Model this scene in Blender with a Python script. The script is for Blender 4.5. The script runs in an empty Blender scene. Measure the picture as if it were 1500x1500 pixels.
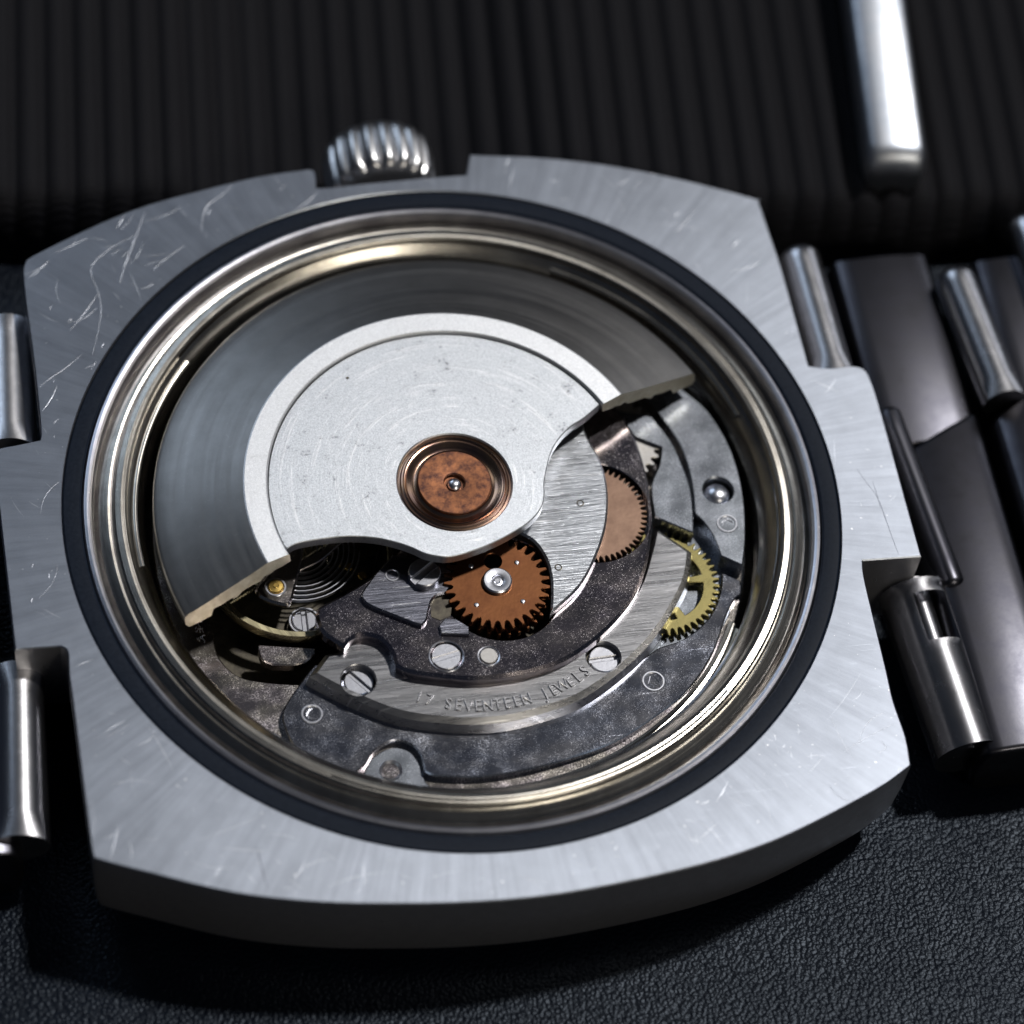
import bpy, bmesh, math, random
from mathutils import Vector, Matrix, noise
from mathutils.geometry import tessellate_polygon
random.seed(7)
PI = math.pi
R = math.radians
sc = bpy.context.scene
sc.unit_settings.scale_length = 0.001      # one unit is one millimetre
col = sc.collection

# ------------------------------------------------------------------ camera
cam = bpy.data.cameras.new('camera')
co = bpy.data.objects.new('camera', cam)
col.objects.link(co)
rx = Vector((0.98070966, -0.17155801, 0.09368249))
dn = Vector((-0.09613222, -0.84061341, -0.5330363))
fw = Vector((0.1701974, 0.51374794, -0.84088994))
m = Matrix((rx, -dn, -fw)).transposed().to_4x4()
m.translation = Vector((-21.5574, -72.5686, 117.5599))
co.matrix_world = m
cam.sensor_width = 36
cam.lens = 120
cam.clip_start = 1
cam.clip_end = 3000
cam.dof.use_dof = True
cam.dof.focus_distance = 138.6
cam.dof.aperture_fstop = 0.036
cam.dof.aperture_blades = 0
sc.camera = co

# ------------------------------------------------------------------ world, light, exposure
w = bpy.data.worlds.new('World')
sc.world = w
w.use_nodes = True
bg = w.node_tree.nodes['Background']
bg.inputs[0].default_value = (0.48, 0.64, 1.0, 1)
bg.inputs[1].default_value = 0.03


def dirv(az, el):
    return Vector((math.cos(R(az)) * math.cos(R(el)), math.sin(R(az)) * math.cos(R(el)), math.sin(R(el))))


def area(name, az, el, dist, size, power, color, target=(0, 0, 0), sy=None):
    l = bpy.data.lights.new(name, 'AREA')
    l.energy = power
    l.color = color
    l.shape = 'RECTANGLE' if sy else 'DISK'
    l.size = size
    if sy:
        l.size_y = sy
    o = bpy.data.objects.new(name, l)
    col.objects.link(o)
    d = dirv(az, el)
    o.location = Vector(target) + d * dist
    o.rotation_euler = d.to_track_quat('Z', 'Y').to_euler()
    return o


sun = bpy.data.lights.new('sun', 'SUN')
sun.energy = 2.7
sun.angle = R(4)
sun.color = (1.0, 0.975, 0.945)
so = bpy.data.objects.new('sun', sun)
col.objects.link(so)
so.rotation_euler = dirv(30, 61).to_track_quat('Z', 'Y').to_euler()
area('window_light', 112, 39, 600, 260, 0.5e6, (0.68, 0.82, 1.0), sy=200)
area('room_light', 40, 20, 700, 200, 0.2e6, (0.9, 0.93, 1.0), sy=200)
area('front_light', -66, 38, 500, 130, 0.5e6, (1.0, 0.92, 0.78), sy=90)

sc.view_settings.view_transform = 'Standard'
sc.view_settings.look = 'None'
sc.view_settings.exposure = 0
sc.view_settings.gamma = 1
sc.cycles.max_bounces = 8
sc.cycles.glossy_bounces = 5
sc.cycles.sample_clamp_indirect = 6

# ------------------------------------------------------------------ materials
class NT:
    def __init__(s, name):
        s.m = bpy.data.materials.new(name)
        s.m.use_nodes = True
        s.t = s.m.node_tree
        s.b = s.t.nodes['Principled BSDF']
        s.tc = s.t.nodes.new('ShaderNodeTexCoord')

    def n(s, typ, ins=None, **kw):
        nd = s.t.nodes.new(typ)
        for k, v in kw.items():
            setattr(nd, k, v)
        for k, v in (ins or {}).items():
            s.put(nd, k, v)
        return nd

    def put(s, nd, k, v):
        sock = nd.inputs[k]
        if isinstance(v, bpy.types.NodeSocket):
            s.t.links.new(v, sock)
        elif isinstance(v, bpy.types.Node):
            s.t.links.new(v.outputs[0], sock)
        else:
            sock.default_value = v

    def noise(s, scale, detail=3, rough=.55, stretch=None, vec=None):
        v = vec or s.tc.outputs['Object']
        if stretch:
            mp = s.n('ShaderNodeMapping', {'Vector': v, 'Scale': stretch})
            v = mp.outputs[0]
        return s.n('ShaderNodeTexNoise', {'Vector': v, 'Scale': scale, 'Detail': detail, 'Roughness': rough}).outputs[0]

    def ramp(s, fac, stops):
        r = s.n('ShaderNodeValToRGB', {'Fac': fac})
        e = r.color_ramp.elements
        while len(e) < len(stops):
            e.new(.5)
        for i, (p, c) in enumerate(stops):
            e[i].position = p
            e[i].color = c if len(c) == 4 else (*c, 1)
        return r.outputs[0]

    def math(s, op, a, b=0.0, c=0.0):
        n = s.n('ShaderNodeMath', operation=op)
        for i, v in enumerate((a, b, c)):
            s.put(n, i, v)
        return n.outputs[0]

    def mix(s, f, a, b):
        n = s.n('ShaderNodeMix', data_type='RGBA')
        s.put(n, 0, f)
        s.put(n, 6, a)
        s.put(n, 7, b)
        return n.outputs[2]

    def polar(s, cx=0, cy=0):
        """(angle, radius, z) about an axis: grain that runs round or along the radius"""
        mp = s.n('ShaderNodeMapping', {'Vector': s.tc.outputs['Object'], 'Location': (-cx, -cy, 0)})
        sp = s.n('ShaderNodeSeparateXYZ', {0: mp.outputs[0]})
        ang = s.math('ARCTAN2', sp.outputs[1], sp.outputs[0])
        r = s.math('SQRT', s.math('ADD', s.math('MULTIPLY', sp.outputs[0], sp.outputs[0]), s.math('MULTIPLY', sp.outputs[1], sp.outputs[1])))
        # cos/sin of the angle keep the pattern seamless
        c = s.math('COSINE', ang)
        sn = s.math('SINE', ang)
        return c, sn, r, sp.outputs[2]


def scratches(t, scale, width, seeds=3, amount=1.0):
    """short straight hairline scratches: strongly stretched Voronoi points in a few directions"""
    out = None
    for k in range(seeds):
        a = k * 1.27 + .4
        mp = t.n('ShaderNodeMapping', {'Vector': t.tc.outputs['Object'], 'Rotation': (0, 0, a), 'Location': (k * 13.1, k * 7.7, 0), 'Scale': (scale * .035, scale, 1)})
        vo = t.n('ShaderNodeTexVoronoi', {'Vector': mp.outputs[0], 'Scale': 1.0}, voronoi_dimensions='2D')
        gate = t.n('ShaderNodeSeparateColor', {0: vo.outputs['Color']})
        lim = t.math('MULTIPLY', gate.outputs[0], width)
        ln = t.math('LESS_THAN', vo.outputs['Distance'], lim)
        ln = t.math('MULTIPLY', ln, t.math('GREATER_THAN', gate.outputs[1], .35))
        out = ln if out is None else t.math('MAXIMUM', out, ln)
    return t.math('MULTIPLY', out, amount)


def finish(t, base, rough, height=None, bump=.2, dist=.02, metallic=1.0, aniso=0, tangent=None, spec=None):
    t.put(t.b, 'Base Color', base)
    t.put(t.b, 'Roughness', rough)
    t.b.inputs['Metallic'].default_value = metallic
    if spec is not None:
        t.b.inputs['Specular IOR Level'].default_value = spec
    if aniso:
        t.b.inputs['Anisotropic'].default_value = aniso
        if tangent:
            t.t.links.new(tangent, t.b.inputs['Tangent'])
    if height is not None:
        bp = t.n('ShaderNodeBump', {'Height': height, 'Strength': bump, 'Distance': dist})
        t.t.links.new(bp.outputs[0], t.b.inputs['Normal'])
    return t.m


def mat_case():
    t = NT('sunburst_brushed_steel')
    c, s_, r, z = t.polar()
    # radial grain: fast change round the ring, slow along the radius
    v = t.n('ShaderNodeCombineXYZ', {0: t.math('MULTIPLY', c, 120.0), 1: t.math('MULTIPLY', s_, 120.0), 2: t.math('MULTIPLY', r, .3)}).outputs[0]
    g1 = t.n('ShaderNodeTexNoise', {'Vector': v, 'Scale': 1.0, 'Detail': 5, 'Roughness': .7}).outputs[0]
    v2 = t.n('ShaderNodeCombineXYZ', {0: t.math('MULTIPLY', c, 45.0), 1: t.math('MULTIPLY', s_, 45.0), 2: t.math('MULTIPLY', r, .12)}).outputs[0]
    g2 = t.n('ShaderNodeTexNoise', {'Vector': v2, 'Scale': 1.0, 'Detail': 4, 'Roughness': .6}).outputs[0]
    big = t.noise(.22, 3)
    sx = scratches(t, .8, .026, 4)
    sx2 = scratches(t, 2.2, .05, 4)
    dots = t.math('GREATER_THAN', t.noise(5.5, 1), .775)
    spk = t.noise(26.0, 3, .8)
    cloud = t.noise(1.1, 5, .7)
    h = t.math('ADD', t.math('MULTIPLY', g1, .6), t.math('ADD', t.math('MULTIPLY', g2, .03), t.math('MULTIPLY', spk, .25)))
    gc = t.ramp(g1, [(.35, (0, 0, 0)), (.65, (1, 1, 1))])
    h = t.math('SUBTRACT', h, t.math('MULTIPLY', sx2, .12))
    base = t.mix(t.math('MULTIPLY', big, .5), (.34, .37, .43, 1), (.28, .31, .37, 1))
    base = t.mix(t.math('MULTIPLY', gc, .42), base, (.22, .24, .28, 1))
    base = t.mix(t.math('MULTIPLY', t.ramp(spk, [(.35, (0, 0, 0)), (.7, (1, 1, 1))]), .25), base, (.52, .55, .60, 1))
    base = t.mix(t.math('MULTIPLY', t.ramp(cloud, [(.40, (0, 0, 0)), (.75, (1, 1, 1))]), .14), base, (.46, .50, .58, 1))
    base = t.mix(t.math('MULTIPLY', dots, .8), base, (.9, .9, .92, 1))
    rough = t.math('ADD', .305, t.math('ADD', t.math('MULTIPLY', t.math('SUBTRACT', g2, .5), .06), t.math('MULTIPLY', t.math('SUBTRACT', cloud, .5), .03)))
    rough = t.math('ADD', rough, t.math('MULTIPLY', t.math('SUBTRACT', big, .5), .05))
    tan = t.n('ShaderNodeTangent', direction_type='RADIAL', axis='Z').outputs[0]
    t.b.inputs['Anisotropic Rotation'].default_value = .0
    return finish(t, base, rough, h, .30, .008, aniso=.2, tangent=tan)


def mat_lathe(name, c1, c2, rough, freq=9.0, bump=.3, spots=0.0, aniso=.5, cx=0, cy=0):
    """turned metal: fine rings round an axis, faint stains"""
    t = NT(name)
    c, s_, r, z = t.polar(cx, cy)
    v = t.n('ShaderNodeCombineXYZ', {0: t.math('MULTIPLY', c, .8), 1: t.math('MULTIPLY', s_, .8), 2: t.math('MULTIPLY', t.math('ADD', r, t.math('MULTIPLY', z, .7)), freq)}).outputs[0]
    g = t.n('ShaderNodeTexNoise', {'Vector': v, 'Scale': 1.0, 'Detail': 5, 'Roughness': .7}).outputs[0]
    st = t.noise(.9, 4, .65)
    sp = t.noise(6.0, 2, .7)
    spk = t.math('GREATER_THAN', sp, .68)
    base = t.mix(t.ramp(st, [(.35, (0, 0, 0)), (.7, (1, 1, 1))]), (*c1, 1), (*c2, 1))
    if spots:
        base = t.mix(t.math('MULTIPLY', spk, spots), base, (.75, .74, .70, 1))
    rr = t.math('ADD', rough, t.math('MULTIPLY', t.math('SUBTRACT', g, .5), .25))
    h = t.math('ADD', g, t.math('MULTIPLY', st, .2))
    return finish(t, base, rr, h, bump, .01, aniso=aniso)


def mat_polished(name, c1, c2, rough, haze=.5, hcol=(.55, .62, .75), speck=.6, mottle=.55):
    """old polished plate: dull bloom in patches, bright pits, handling marks"""
    t = NT(name)
    a = t.noise(.75, 6, .72)
    b = t.noise(17.0, 4, .8)
    c = t.noise(30.0, 1, .5)
    bloom = t.math('MULTIPLY', t.ramp(a, [(.42, (0, 0, 0)), (.68, (1, 1, 1))]), t.ramp(b, [(.46, (0, 0, 0)), (.74, (1, 1, 1))]))
    pits = t.math('MULTIPLY', t.math('GREATER_THAN', c, .70), t.ramp(a, [(.3, (.15, .15, .15)), (.6, (1, 1, 1))]))
    hue = t.noise(.8, 2, .5, stretch=(1, 1.6, 1))
    base = t.mix(t.ramp(hue, [(.38, (0, 0, 0)), (.64, (1, 1, 1))]), (*c1, 1), (*c2, 1))
    base = t.mix(t.math('MULTIPLY', bloom, haze), base, (*hcol, 1))
    base = t.mix(t.math('MULTIPLY', pits, speck), base, (.8, .8, .82, 1))
    rr = t.math('ADD', rough, t.math('MULTIPLY', bloom, mottle))
    rr = t.math('ADD', rr, t.math('MULTIPLY', pits, .25))
    sx = scratches(t, 2.0, .04, 3)
    h = t.math('ADD', t.math('MULTIPLY', b, .35), t.math('ADD', t.math('MULTIPLY', sx, -.25), t.math('MULTIPLY', a, 1.5)))
    und = t.noise(.45, 1.5, .4)
    b1 = t.n('ShaderNodeBump', {'Height': und, 'Strength': 1.0, 'Distance': .08})
    m_ = finish(t, base, rr, h, .22, .008)
    t.t.links.new(b1.outputs[0], [n_ for n_ in t.t.nodes if n_.type == 'BUMP' and n_ != b1][0].inputs['Normal'])
    return m_


def mat_frost(name, c1, c2, rough, dirt=.5, arcs=1.0):
    """bead-blasted / frosted metal with faint turned arcs"""
    t = NT(name)
    a = t.noise(14.0, 4, .9)
    big = t.noise(.35, 3, .6)
    c, s_, r, z = t.polar(-.08, .25)
    v = t.n('ShaderNodeCombineXYZ', {0: t.math('MULTIPLY', c, 1.6), 1: t.math('MULTIPLY', s_, 1.6), 2: t.math('MULTIPLY', r, 5.0)}).outputs[0]
    g = t.n('ShaderNodeTexNoise', {'Vector': v, 'Scale': 1.0, 'Detail': 5, 'Roughness': .75}).outputs[0]
    gl = t.math('MULTIPLY', t.ramp(g, [(.55, (0, 0, 0)), (.68, (1, 1, 1))]), arcs)
    d = t.math('MULTIPLY', t.ramp(t.noise(1.5, 4, .7), [(.58, (0, 0, 0)), (.70, (1, 1, 1))]), t.ramp(t.noise(7.0, 2, .7), [(.45, (0, 0, 0)), (.6, (1, 1, 1))]))
    base = t.mix(t.ramp(a, [(.3, (0, 0, 0)), (.7, (1, 1, 1))]), (*c1, 1), (*c2, 1))
    base = t.mix(t.math('MULTIPLY', gl, .4), base, (.85, .85, .87, 1))
    base = t.mix(t.math('MULTIPLY', d, dirt), base, (.08, .08, .09, 1))
    rr = t.math('ADD', rough, t.math('MULTIPLY', t.math('SUBTRACT', big, .5), .1))
    rr = t.math('SUBTRACT', rr, t.math('MULTIPLY', gl, .08))
    sx = scratches(t, 1.2, .03, 3)
    h = t.math('ADD', a, t.math('ADD', t.math('MULTIPLY', g, .8 * arcs), t.math('MULTIPLY', sx, -.4)))
    return finish(t, base, rr, h, .5, .014)


def mat_brushed(name, c1, c2, rough, ang, freq=18, aniso=.5, bump=.4):
    t = NT(name)
    mp = t.n('ShaderNodeMapping', {'Vector': t.tc.outputs['Object'], 'Rotation': (0, 0, R(-ang)), 'Scale': (.06, 1.5, 1)})
    g = t.n('ShaderNodeTexNoise', {'Vector': mp.outputs[0], 'Scale': freq, 'Detail': 5, 'Roughness': .7, 'Distortion': .15}).outputs[0]
    mp2 = t.n('ShaderNodeMapping', {'Vector': t.tc.outputs['Object'], 'Rotation': (0, 0, R(-ang - 17)), 'Scale': (.07, 1.4, 1)})
    g2 = t.n('ShaderNodeTexNoise', {'Vector': mp2.outputs[0], 'Scale': freq * .35, 'Detail': 3, 'Roughness': .6}).outputs[0]
    sx = scratches(t, 3.0, .09, 5)
    sy = scratches(t, 1.2, .04, 4)
    s_all = t.math('MAXIMUM', sx, sy)
    base = t.mix(t.ramp(g, [(.35, (0, 0, 0)), (.62, (1, 1, 1))]), (*c1, 1), (*c2, 1))
    base = t.mix(t.math('MULTIPLY', s_all, .5), base, (.9, .9, .92, 1))
    rr = t.math('ADD', rough, t.math('MULTIPLY', t.math('SUBTRACT', g2, .5), .25))
    h = t.math('ADD', g, t.math('ADD', t.math('MULTIPLY', g2, .6), t.math('MULTIPLY', s_all, -.6)))
    tn = t.n('ShaderNodeVectorRotate', {'Vector': (1, 0, 0), 'Angle': R(ang), 'Axis': (0, 0, 1)}, rotation_type='AXIS_ANGLE').outputs[0]
    return finish(t, base, rr, h, bump, .012, aniso=aniso, tangent=tn)


def mat_simple(name, c1, c2, rough, scale=5, bump=.2, metallic=1.0, var=.15, dist=.01):
    t = NT(name)
    a = t.noise(scale, 4, .65)
    b = t.noise(scale * 5, 2, .6)
    base = t.mix(t.ramp(a, [(.35, (0, 0, 0)), (.66, (1, 1, 1))]), (*c1, 1), (*c2, 1))
    rr = t.math('ADD', rough, t.math('MULTIPLY', t.math('SUBTRACT', a, .5), var))
    return finish(t, base, rr, t.math('ADD', a, t.math('MULTIPLY', b, .5)), bump, dist, metallic=metallic)


def mat_leather():
    """fine pebbled grain: rounded cells of uneven size, tighter and looser in patches"""
    t = NT('grained_black_leather')
    wob = t.n('ShaderNodeTexNoise', {'Vector': t.tc.outputs['Object'], 'Scale': 1.3, 'Detail': 3})
    v1 = t.n('ShaderNodeVectorMath', {0: wob.outputs['Color'], 1: (.16, .16, 0)}, operation='MULTIPLY')
    v0 = t.n('ShaderNodeVectorMath', {0: t.tc.outputs['Object'], 1: v1.outputs[0]}, operation='ADD')
    h = None
    for sc_, am in ((5.6, 1.0), (10.0, .4)):
        v = t.n('ShaderNodeTexVoronoi', {'Vector': v0.outputs[0], 'Scale': sc_, 'Randomness': 1.0}, feature='SMOOTH_F1')
        v.inputs['Smoothness'].default_value = .35
        k = t.math('MULTIPLY', t.math('SUBTRACT', 1.0, v.outputs['Distance']), am)
        h = k if h is None else t.math('ADD', h, k)
    n1 = t.noise(.5, 3, .6)
    h = t.math('MULTIPLY', h, t.math('ADD', .55, n1))
    base = t.mix(n1, (.0012, .0020, .0042, 1), (.0025, .0038, .0075, 1))
    rr = t.math('ADD', .30, t.math('MULTIPLY', n1, .12))
    return finish(t, base, rr, h, .40, .08, metallic=0, spec=.13)


def mat_fabric():
    t = NT('ribbed_black_fabric')
    w1 = t.n('ShaderNodeTexWave', {'Vector': t.tc.outputs['Object'], 'Scale': 1.6, 'Distortion': 1.0, 'Detail': 2}, wave_type='BANDS', bands_direction='Y').outputs[1]
    n1 = t.noise(9.0, 3, .7)
    base = t.mix(n1, (.0025, .0025, .0035, 1), (.006, .006, .0085, 1))
    h = t.math('ADD', t.math('MULTIPLY', w1, .5), n1)
    m_ = finish(t, base, .75, h, .6, .08, metallic=0, spec=.15)
    return m_


M = {}
M['case'] = mat_case()
M['side'] = mat_simple('polished_case_flank', (.60, .60, .63), (.52, .52, .55), .30, 2.0, .12)
M['side'].node_tree.nodes['Principled BSDF'].inputs['Metallic'].default_value = .9
M['gasket'] = mat_simple('navy_rubber_gasket', (.005, .008, .015), (.009, .013, .022), .46, 7, .25, metallic=0)
M['gasket'].node_tree.nodes['Principled BSDF'].inputs['Specular IOR Level'].default_value = .07
M['ring'] = mat_lathe('turned_steel_ring', (.44, .42, .38), (.30, .28, .25), .24, 14, .45, .4)
M['rim'] = mat_lathe('frosted_steel_rim', (.46, .46, .50), (.34, .34, .38), .34, 16, .6, .6)
M['weight'] = mat_lathe('rotor_weight_grey', (.235, .23, .225), (.20, .195, .19), .38, 5, .03, .04, aniso=.1)
M['land'] = mat_frost('rotor_land_bright', (.42, .43, .45), (.66, .67, .69), .44, .1, 0)
M['disc'] = mat_frost('rotor_disc_frosted', (.28, .30, .33), (.58, .60, .63), .42, .8)
M['nickel'] = mat_simple('cream_nickel_edge', (.92, .88, .76), (.70, .65, .52), .46, 2.2, .5)
M['copper'] = mat_simple('aged_copper_gear', (.20, .082, .036), (.115, .046, .022), .36, 1.3, .35, var=.2)
M['copper2'] = mat_simple('pale_copper_wheel', (.225, .145, .105), (.15, .095, .07), .40, 1.3, .35, var=.2)
M['copper_rust'] = mat_simple('stained_copper_disc', (.26, .11, .055), (.07, .035, .03), .50, 2.6, .6)
M['bronze'] = mat_lathe('heat_tinted_bronze', (.34, .22, .14), (.22, .14, .13), .22, 10, .3, 0, .3, -.08, .25)
M['gold'] = mat_simple('gold_brass', (.80, .56, .18), (.66, .44, .12), .26, 3, .2)
M['brass'] = mat_simple('olive_brass_wheel', (.38, .33, .14), (.28, .24, .10), .28, 2, .15)
M['brass_dark'] = mat_lathe('balance_rim_brass', (.62, .56, .36), (.48, .43, .28), .26, 5, .15, 0, .3)
M['plate_dark'] = mat_polished('polished_dark_plate', (.36, .32, .36), (.52, .46, .46), .13, .14, (.6, .6, .72), .35, .2)
M['plate_blue'] = mat_polished('bloomed_lower_plate', (.34, .36, .43), (.48, .48, .52), .15, .30, (.55, .65, .85), .5, .3)
M['plate_grey'] = mat_polished('satin_grey_plate', (.30, .32, .36), (.24, .26, .29), .26, .25, (.45, .49, .55), .3, .2)
M['crescent'] = mat_brushed('brushed_crescent_bridge', (.46, .46, .48), (.36, .36, .37), .30, 50, 14, .4)
M['bright_plate'] = mat_brushed('scratched_bright_plate', (.62, .64, .68), (.42, .44, .47), .30, 8, 12, .5, .6)
M['click'] = mat_brushed('brushed_click_plate', (.30, .31, .36), (.20, .20, .24), .24, -8, 16, .5, .4)
M['main'] = mat_polished('nickel_main_plate', (.56, .51, .45), (.44, .39, .40), .17, .25)
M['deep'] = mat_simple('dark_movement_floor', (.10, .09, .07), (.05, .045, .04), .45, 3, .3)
M['screw'] = mat_simple('polished_screw_steel', (.62, .63, .68), (.46, .47, .52), .30, 5, .3)
M['steel'] = mat_simple('polished_bracelet_steel', (.44, .44, .46), (.36, .36, .38), .25, 1.6, .15)
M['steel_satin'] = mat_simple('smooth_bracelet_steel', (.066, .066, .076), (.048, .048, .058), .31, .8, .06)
M['crown'] = mat_simple('polished_crown_steel', (.52, .52, .53), (.42, .42, .43), .30, 3, .2)
M['satin_bar'] = mat_simple('satin_clasp_steel', (.46, .48, .52), (.32, .35, .40), .38, 1.2, .2)
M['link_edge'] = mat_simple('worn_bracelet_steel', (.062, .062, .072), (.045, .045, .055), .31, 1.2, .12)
M['wheel_grey'] = mat_simple('dull_steel_wheel', (.40, .39, .38), (.32, .31, .30), .36, 4, .3)
M['letters'] = mat_simple('stamped_letter_steel', (.50, .50, .52), (.36, .36, .38), .28, 6, .4)
M['scratch'] = mat_simple('scratch_burr_bright', (.80, .82, .86), (.62, .64, .70), .42, 6, .4)
M['scratch_dark'] = mat_simple('scratch_burr_dark', (.14, .15, .17), (.20, .21, .24), .40, 6, .4)
M['leather'] = mat_leather()
M['leather'].node_tree.nodes['Principled BSDF'].inputs['Specular Tint'].default_value = (.72, .84, 1.0, 1)
M['fabric'] = mat_fabric()

# ------------------------------------------------------------------ mesh helpers
def link(name, bm, mat, parent, ang=35, mats=None):
    me = bpy.data.meshes.new(name)
    bmesh.ops.recalc_face_normals(bm, faces=bm.faces)
    bm.to_mesh(me)
    bm.free()
    me.materials.append(mat)
    for x in (mats or []):
        me.materials.append(x)
    me.shade_smooth()
    if ang < 180:
        me.set_sharp_from_angle(angle=R(ang))
    o = bpy.data.objects.new(name, me)
    col.objects.link(o)
    o.parent = parent
    return o


def empty(name, loc, label, cat):
    o = bpy.data.objects.new(name, None)
    o.empty_display_size = 2
    col.objects.link(o)
    o.location = loc
    o['label'] = label
    o['category'] = cat
    return o


def smooth(P, n=6, closed=True):
    """Catmull-Rom through the points; a third value 1 keeps a corner sharp"""
    N = len(P)
    S = [len(p) > 2 and p[2] for p in P]
    Q = [Vector(p[:2]) for p in P]
    out = []
    rng = N if closed else N - 1
    for i in range(rng):
        p1, p2 = Q[i], Q[(i + 1) % N]
        p0, p3 = Q[(i - 1) % N], Q[(i + 2) % N]
        if S[i] or (not closed and i == 0):
            p0 = p1 + (p1 - p2) * .3 if not (S[i] and S[(i + 1) % N]) else p1 * 2 - p2
        if S[(i + 1) % N] or (not closed and i == N - 2):
            p3 = p2 + (p2 - p1) * .3 if not (S[i] and S[(i + 1) % N]) else p2 * 2 - p1
        if S[i] and S[(i + 1) % N]:
            out.append(p1.copy())
            continue
        for k in range(n):
            t = k / n
            out.append(.5 * ((2 * p1) + (p2 - p0) * t + (2 * p0 - 5 * p1 + 4 * p2 - p3) * t * t + (3 * p1 - p0 - 3 * p2 + p3) * t ** 3))
    if not closed:
        out.append(Q[-1])
    return out


def circle(cx, cy, r, n=40, a0=0, a1=2 * PI):
    full = abs(a1 - a0 - 2 * PI) < 1e-6
    return [Vector((cx + r * math.cos(a0 + (a1 - a0) * i / (n if full else n - 1)), cy + r * math.sin(a0 + (a1 - a0) * i / (n if full else n - 1)))) for i in range(n)]


def area2(P):
    return sum(P[i].x * P[(i + 1) % len(P)].y - P[(i + 1) % len(P)].x * P[i].y for i in range(len(P))) / 2


def inset(P, d):
    """move a closed outline inwards (d>0) for a ccw loop"""
    n = len(P)
    out = []
    for i in range(n):
        a = (P[i] - P[i - 1])
        b = (P[(i + 1) % n] - P[i])
        if a.length < 1e-9 or b.length < 1e-9:
            out.append(P[i].copy())
            continue
        a.normalize()
        b.normalize()
        na = Vector((-a.y, a.x))
        nb = Vector((-b.y, b.x))
        k = 1 + na.dot(nb)
        out.append(P[i] + (na + nb) * (d / max(k, .35)))
    return out


def add_slab(bm, outer, holes, zt, zb, bev=.05, taper=0.0, hole_bev=None, mi_wall=0, zf=None):
    """flat plate: top face with holes, bevelled edges, walls down to zb"""
    outer = [Vector(p[:2]) for p in outer]
    if area2(outer) < 0:
        outer.reverse()
    hb = bev if hole_bev is None else hole_bev
    loops = []
    for j, L in enumerate([outer] + list(holes)):
        L = [Vector(p[:2]) for p in L]
        if j:
            if area2(L) < 0:
                L.reverse()
            top = inset(L, -hb)
            mid = L
            bot = L
            b_ = hb
        else:
            top = inset(L, bev)
            mid = L
            bot = inset(L, -taper) if taper else L
            b_ = bev
        loops.append((top, mid, bot, b_))
    f = zf or (lambda p, z: z)
    tris = tessellate_polygon([[Vector((p.x, p.y, 0)) for p in l[0]] for l in loops])
    vt = []
    for top, mid, bot, b_ in loops:
        vt.append([bm.verts.new((p.x, p.y, f(p, zt))) for p in top])
    flat = [v for l in vt for v in l]
    for a, b, c in tris:
        try:
            bm.faces.new((flat[a], flat[b], flat[c]))
        except ValueError:
            pass
    for k, (top, mid, bot, b_) in enumerate(loops):
        rings = [vt[k]]
        if b_ > 0:
            rings.append([bm.verts.new((p.x, p.y, f(p, zt - b_))) for p in mid])
        rings.append([bm.verts.new((p.x, p.y, zb)) for p in bot])
        for A, B in zip(rings, rings[1:]):
            n = len(A)
            for i in range(n):
                fc = bm.faces.new((A[i], A[(i + 1) % n], B[(i + 1) % n], B[i]))
                fc.material_index = mi_wall


def slab(name, outer, mat, parent, zt, zb, holes=(), bev=.05, taper=0.0, hole_bev=None, mats=None, mi_wall=0, ang=35, zf=None):
    bm = bmesh.new()
    add_slab(bm, outer, holes, zt, zb, bev, taper, hole_bev, mi_wall, zf)
    return link(name, bm, mat, parent, ang, mats)


def add_lathe(bm, prof, cx=0, cy=0, n=96, a0=0, a1=2 * PI, axis=None, org=None, caps=False):
    full = abs(a1 - a0 - 2 * PI) < 1e-6
    rows = []
    cnt = n if full else n + 1
    for i in range(cnt):
        a = a0 + (a1 - a0) * i / n
        row = []
        for r, z in prof:
            if axis is None:
                row.append(bm.verts.new((cx + r * math.cos(a), cy + r * math.sin(a), z)))
            else:
                u, v, w_ = axis
                row.append(bm.verts.new(org + u * (r * math.cos(a)) + v * (r * math.sin(a)) + w_ * z))
        rows.append(row)
    for i in range(n if full else n):
        A, B = rows[i], rows[(i + 1) % cnt]
        for j in range(len(prof) - 1):
            bm.faces.new((A[j], B[j], B[j + 1], A[j + 1]))
    if caps and not full:
        for row in (rows[0], rows[-1]):
            bm.faces.new(row)
    bmesh.ops.remove_doubles(bm, verts=bm.verts, dist=1e-5)


def lathe(name, prof, mat, parent, cx=0, cy=0, n=96, ang=30, **k):
    bm = bmesh.new()
    add_lathe(bm, prof, cx, cy, n, **k)
    return link(name, bm, mat, parent, ang)


def gear_outline(cx, cy, r0, r1, n, ph=0, sharp=.5):
    out = []
    for i in range(n):
        for f, r in ((0, r0), (.18, r0 + (r1 - r0) * .15), (.36, r1 * .994), (.5, r1), (.64, r1 * .994), (.82, r0 + (r1 - r0) * .15)):
            a = ph + 2 * PI * (i + f) / n
            out.append(Vector((cx + r * math.cos(a), cy + r * math.sin(a))))
    return out


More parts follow.
